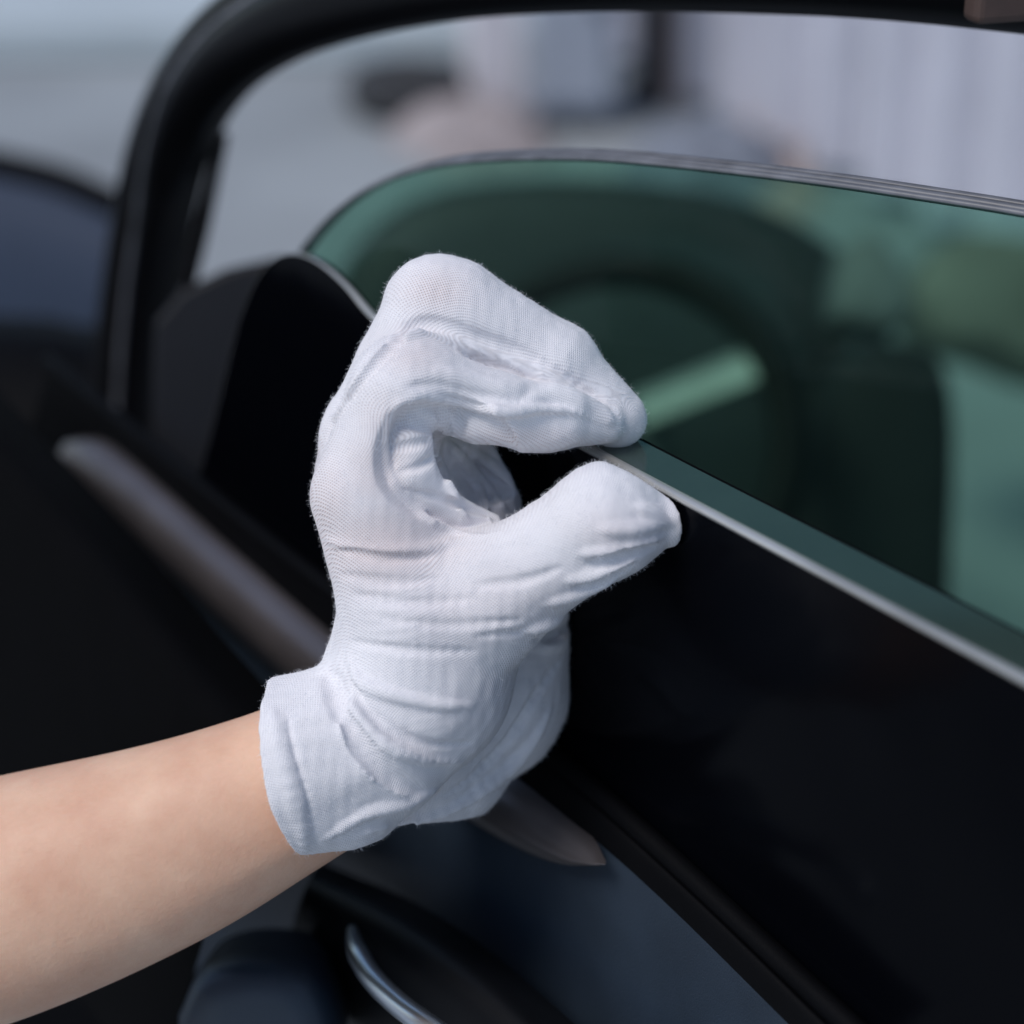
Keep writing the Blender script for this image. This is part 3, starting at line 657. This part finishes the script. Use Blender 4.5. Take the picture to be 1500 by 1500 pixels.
def surface_nets(Vv):
    ins = Vv < 0; nx, ny, nz = Vv.shape
    cnt = np.zeros((nx - 1, ny - 1, nz - 1), np.int8); C = {}
    for dx in (0, 1):
        for dy in (0, 1):
            for dz in (0, 1): cnt += ins[dx:nx - 1 + dx, dy:ny - 1 + dy, dz:nz - 1 + dz]
    act = np.argwhere((cnt > 0) & (cnt < 8)); idx = -np.ones(cnt.shape, np.int32); idx[act[:, 0], act[:, 1], act[:, 2]] = np.arange(len(act))
    acc = np.zeros((len(act), 3)); num = np.zeros(len(act))
    cs = [(a, b, c) for a in (0, 1) for b in (0, 1) for c in (0, 1)]
    for c in cs:
        for ax in range(3):
            if c[ax]: continue
            d = list(c); d[ax] = 1
            v0 = Vv[act[:, 0] + c[0], act[:, 1] + c[1], act[:, 2] + c[2]]; v1 = Vv[act[:, 0] + d[0], act[:, 1] + d[1], act[:, 2] + d[2]]
            m = (v0 < 0) != (v1 < 0); t = np.where(m, v0 / np.where(m, v0 - v1, 1), 0)
            p = np.array(c, float)[None, :].repeat(len(act), 0); p[:, ax] += t; acc[m] += p[m]; num[m] += 1
    P = (act + acc / num[:, None]) * RES + lo
    Q = []
    for ax in range(3):
        sl0 = [slice(None)] * 3; sl1 = [slice(None)] * 3; sl0[ax] = slice(0, -1); sl1[ax] = slice(1, None)
        e = np.argwhere(ins[tuple(sl0)] != ins[tuple(sl1)]); b, c = [(1, 2), (2, 0), (0, 1)][ax]
        e = e[(e[:, b] > 0) & (e[:, c] > 0) & (e[:, b] < Vv.shape[b] - 1) & (e[:, c] < Vv.shape[c] - 1)]
        flip = ins[e[:, 0], e[:, 1], e[:, 2]]
        def cell(ob, oc):
            q = e.copy(); q[:, b] += ob; q[:, c] += oc; return idx[q[:, 0], q[:, 1], q[:, 2]]
        f = np.stack([cell(-1, -1), cell(0, -1), cell(0, 0), cell(-1, 0)], 1)
        f = np.where(flip[:, None], f, f[:, ::-1]); Q.append(f)
    return P, np.concatenate(Q)
def relax(P, Q, it, lam=0.5):
    E = np.concatenate([Q[:, [0, 1]], Q[:, [1, 2]], Q[:, [2, 3]], Q[:, [3, 0]]]); n = len(P)
    i, j = np.concatenate([E[:, 0], E[:, 1]]), np.concatenate([E[:, 1], E[:, 0]]); deg = np.bincount(i, minlength=n)[:, None]
    for _ in range(it):
        s = np.stack([np.bincount(i, P[j, a], n) for a in range(3)], 1); P = P + lam * (s / deg - P)
    return P
def grad(Vv, P):
    e = RES; g = np.stack([sample(Vv, P + np.eye(3)[a] * e) - sample(Vv, P - np.eye(3)[a] * e) for a in range(3)], 1)
    return g / (np.linalg.norm(g, axis=1)[:, None] + 1e-12)
VPn, VQ = surface_nets(VV)
VPn = relax(VPn, VQ, 5)
NRM = grad(VV, VPn)
# stitch coordinates: one flat chart per glove panel, turned to run along the finger it covers
CH = {'body': 0, 'deep': 25, 'middle': -55, 'index': -60, 'thumb': 16, 'heel': 15, 'cuff': 35}
best = {}
for bi, (a, b, ra, rb, rg) in enumerate(BONES):
    ba = b - a; t = np.clip(((VPn - a) @ ba) / (ba @ ba + 1e-12), 0, 1)
    d = np.linalg.norm(VPn - a - t[:, None] * ba, axis=1) - (ra + (rb - ra) * t)
    if rg in ('middle', 'index') and b[1] > a[1] + 0.02: rg = 'body'
    best[rg] = np.minimum(best.get(rg, 1.0), d)
PIV = {'body': (600, 850), 'deep': (640, 740), 'middle': (640, 420), 'index': (620, 545), 'thumb': (745, 835), 'heel': (760, 1000), 'cuff': (520, 1050)}
def chart(X_, Y_, rg):
    px_, py_ = PIV[rg]; c = Hc(px_, py_); c0 = Hc(*PIV['body']); t0 = math.radians(CH['body']); t = math.radians(CH[rg])
    dx, dy = c[0] - c0[0], c[1] - c0[1]; u0, v0 = dx * math.cos(t0) + dy * math.sin(t0), -dx * math.sin(t0) + dy * math.cos(t0)
    X_, Y_ = X_ - c[0], Y_ - c[1]; return u0 + X_ * math.cos(t) + Y_ * math.sin(t), v0 - X_ * math.sin(t) + Y_ * math.cos(t)
num = np.zeros((len(VPn), 2)); den = np.zeros(len(VPn))
for rg, d in best.items():
    wgt = np.exp(-np.maximum(d, -0.004) / 0.0028)
    uu, vv_ = chart(VPn[:, 0] + 0.35 * (VPn[:, 2] - 0.74), VPn[:, 1] + 0.25 * (VPn[:, 2] - 0.74), rg)
    num[:, 0] += wgt * uu; num[:, 1] += wgt * vv_; den += wgt
KN = num / den[:, None]
# photo coordinates of every vertex, for where the knit is stretched thin
SX = VPn[:, 0] / VPn[:, 2] * FPX + 750; SY = 750 - VPn[:, 1] / VPn[:, 2] * FPX
ST = np.zeros(len(VPn))
for (x, y, rx, ry, s) in ((560, 800, 110, 60, 1.0), (480, 740, 50, 90, .7), (640, 425, 50, 35, .8), (605, 520, 50, 35, .6), (545, 690, 60, 60, .6), (700, 880, 140, 60, .35), (900, 780, 60, 40, .35), (760, 640, 90, 16, .5), (560, 620, 40, 60, .4)):
    ST = np.maximum(ST, s * np.exp(-(((SX - x) / rx) ** 2 + ((SY - y) / ry) ** 2)))
# small creases and slack in the cloth
def vnoise(P, sc, seed):
    rng = np.random.RandomState(seed); out = 0
    for _ in range(10):
        k = rng.randn(3); k /= np.linalg.norm(k); out = out + np.sin(P @ k * sc * (0.6 + 0.9 * rng.rand()) + rng.rand() * 6.28)
    return out / 10 ** 0.5
low = np.clip((SY - 700) / 250, 0.15, 1.0)
row = np.sin((SY + 16 * vnoise(VPn, 60, 1) - 0.05 * SX) / 5.2 + 2 * vnoise(VPn, 90, 2)) * np.clip(vnoise(VPn, 70, 3) + 0.1, 0, 1)
row2 = np.sin((SY + 10 * vnoise(VPn, 110, 7) + 0.12 * SX) / 2.4) * np.clip(vnoise(VPn, 120, 8), 0, 1)
VPn = VPn + NRM * (low * (0.00018 * row + 0.00008 * row2) + 0.00028 * vnoise(VPn, 260, 4) + 0.00010 * vnoise(VPn, 900, 5))[:, None]

# forearm: one continuous skinned tube
def arm_mesh():
    ctr = [Hc(*p) for p in ((640, 1045, 16), (560, 1085, 14), (400, 1166, 14), (230, 1240, 16), (0, 1316, 22), (-260, 1390, 34), (-420, 1436, 40))]
    rad = [70, 108, 129, 153, 181, 196, 200]
    C = catmull([Vector(c) for c in ctr], 10); R = [v.x for v in catmull([Vector((r, 0, 0)) for r in rad], 10)]
    V = []; n = 48
    for i, c in enumerate(C):
        t = (C[min(i + 1, len(C) - 1)] - C[max(i - 1, 0)]).normalized(); a = Vector((0, 0, -1)); a = (a - t * a.dot(t)).normalized(); b = t.cross(a)
        for k in range(n):
            th = 2 * math.pi * k / n; rr = R[i] * PX * (1 + 0.012 * math.sin(2 * th + 0.15 * i) + 0.006 * math.sin(3 * th - 0.1 * i) + 0.014 * math.exp(-((th - 0.55 - 0.004 * i) / 0.13) ** 2) * max(0, 1 - abs(i - 16) / 22) - 0.014 * math.exp(-((th - 0.85) / 0.16) ** 2) * max(0, 1 - abs(i - 18) / 20))
            V.append(c + (a * 0.88 * math.cos(th) + b * math.sin(th)) * rr)
    F = grid_faces(len(C), n, True); F += [tuple(range(n)), tuple(range((len(C) - 1) * n, len(C) * n))]
    A = camspace_to_world(np.array([tuple(v) for v in V])); return A, F
A, F = arm_mesh()
person = mesh_obj('person', A, F, M['skin'], None, True, subd=1)
tag(person, 'bare forearm of a person reaching from the left, hand in a white glove', 'person')
GW = camspace_to_world(VPn)
me = bpy.data.meshes.new('glove'); me.from_pydata(GW.tolist(), [], VQ.tolist()); me.update(); me.materials.append(M['knit'])
me.polygons.foreach_set('use_smooth', np.ones(len(me.polygons), bool))
at = me.attributes.new('knit', 'FLOAT_VECTOR', 'POINT'); at.data.foreach_set('vector', np.concatenate([KN, np.zeros((len(KN), 1))], 1).astype(np.float32).ravel())
at = me.attributes.new('stretch', 'FLOAT', 'POINT'); at.data.foreach_set('value', ST.astype(np.float32))
glove = link(bpy.data.objects.new('glove', me), person); tag(glove, 'white knitted cotton glove pinching the pane edge')
# loose cotton fibres standing off the knit
NW = NRM @ np.array([[1, 0, 0], [0, sp_, cp], [0, cp, -sp_]])
rng = np.random.RandomState(3); pick = rng.choice(len(GW), 52000, replace=True)
pick = pick[(VPn[pick, 2] < 0.82) & (SX[pick] < 972)]
b0 = GW[pick]; nn = NW[pick]; L = (0.0004 + 0.0014 * rng.rand(len(pick)) ** 2)[:, None]
tg = np.cross(nn, rng.randn(len(pick), 3)); tg /= np.linalg.norm(tg, axis=1)[:, None] + 1e-9; t2 = np.cross(nn, tg)
p1 = b0 + nn * L * 0.55 + tg * L * 0.45; p2 = b0 + nn * L * (0.7 + 0.4 * rng.rand(len(pick), 1)) + tg * L * 1.0 + t2 * L * 0.5 * rng.randn(len(pick), 1)
wd = 0.000031
FV = np.stack([b0 - t2 * wd, b0 + t2 * wd, p1 + t2 * wd, p1 - t2 * wd, p2], 1).reshape(-1, 3); base = np.arange(len(pick))[:, None] * 5
me = bpy.data.meshes.new('cotton_fuzz'); me.from_pydata(FV.tolist(), [], (base + np.array([[0, 1, 2, 3]])).tolist() + (base + np.array([[3, 2, 4]])).tolist()); me.materials.append(M['fuzz'])
fz = link(bpy.data.objects.new('cotton_fuzz', me), glove); tag(fz, kind='stuff')
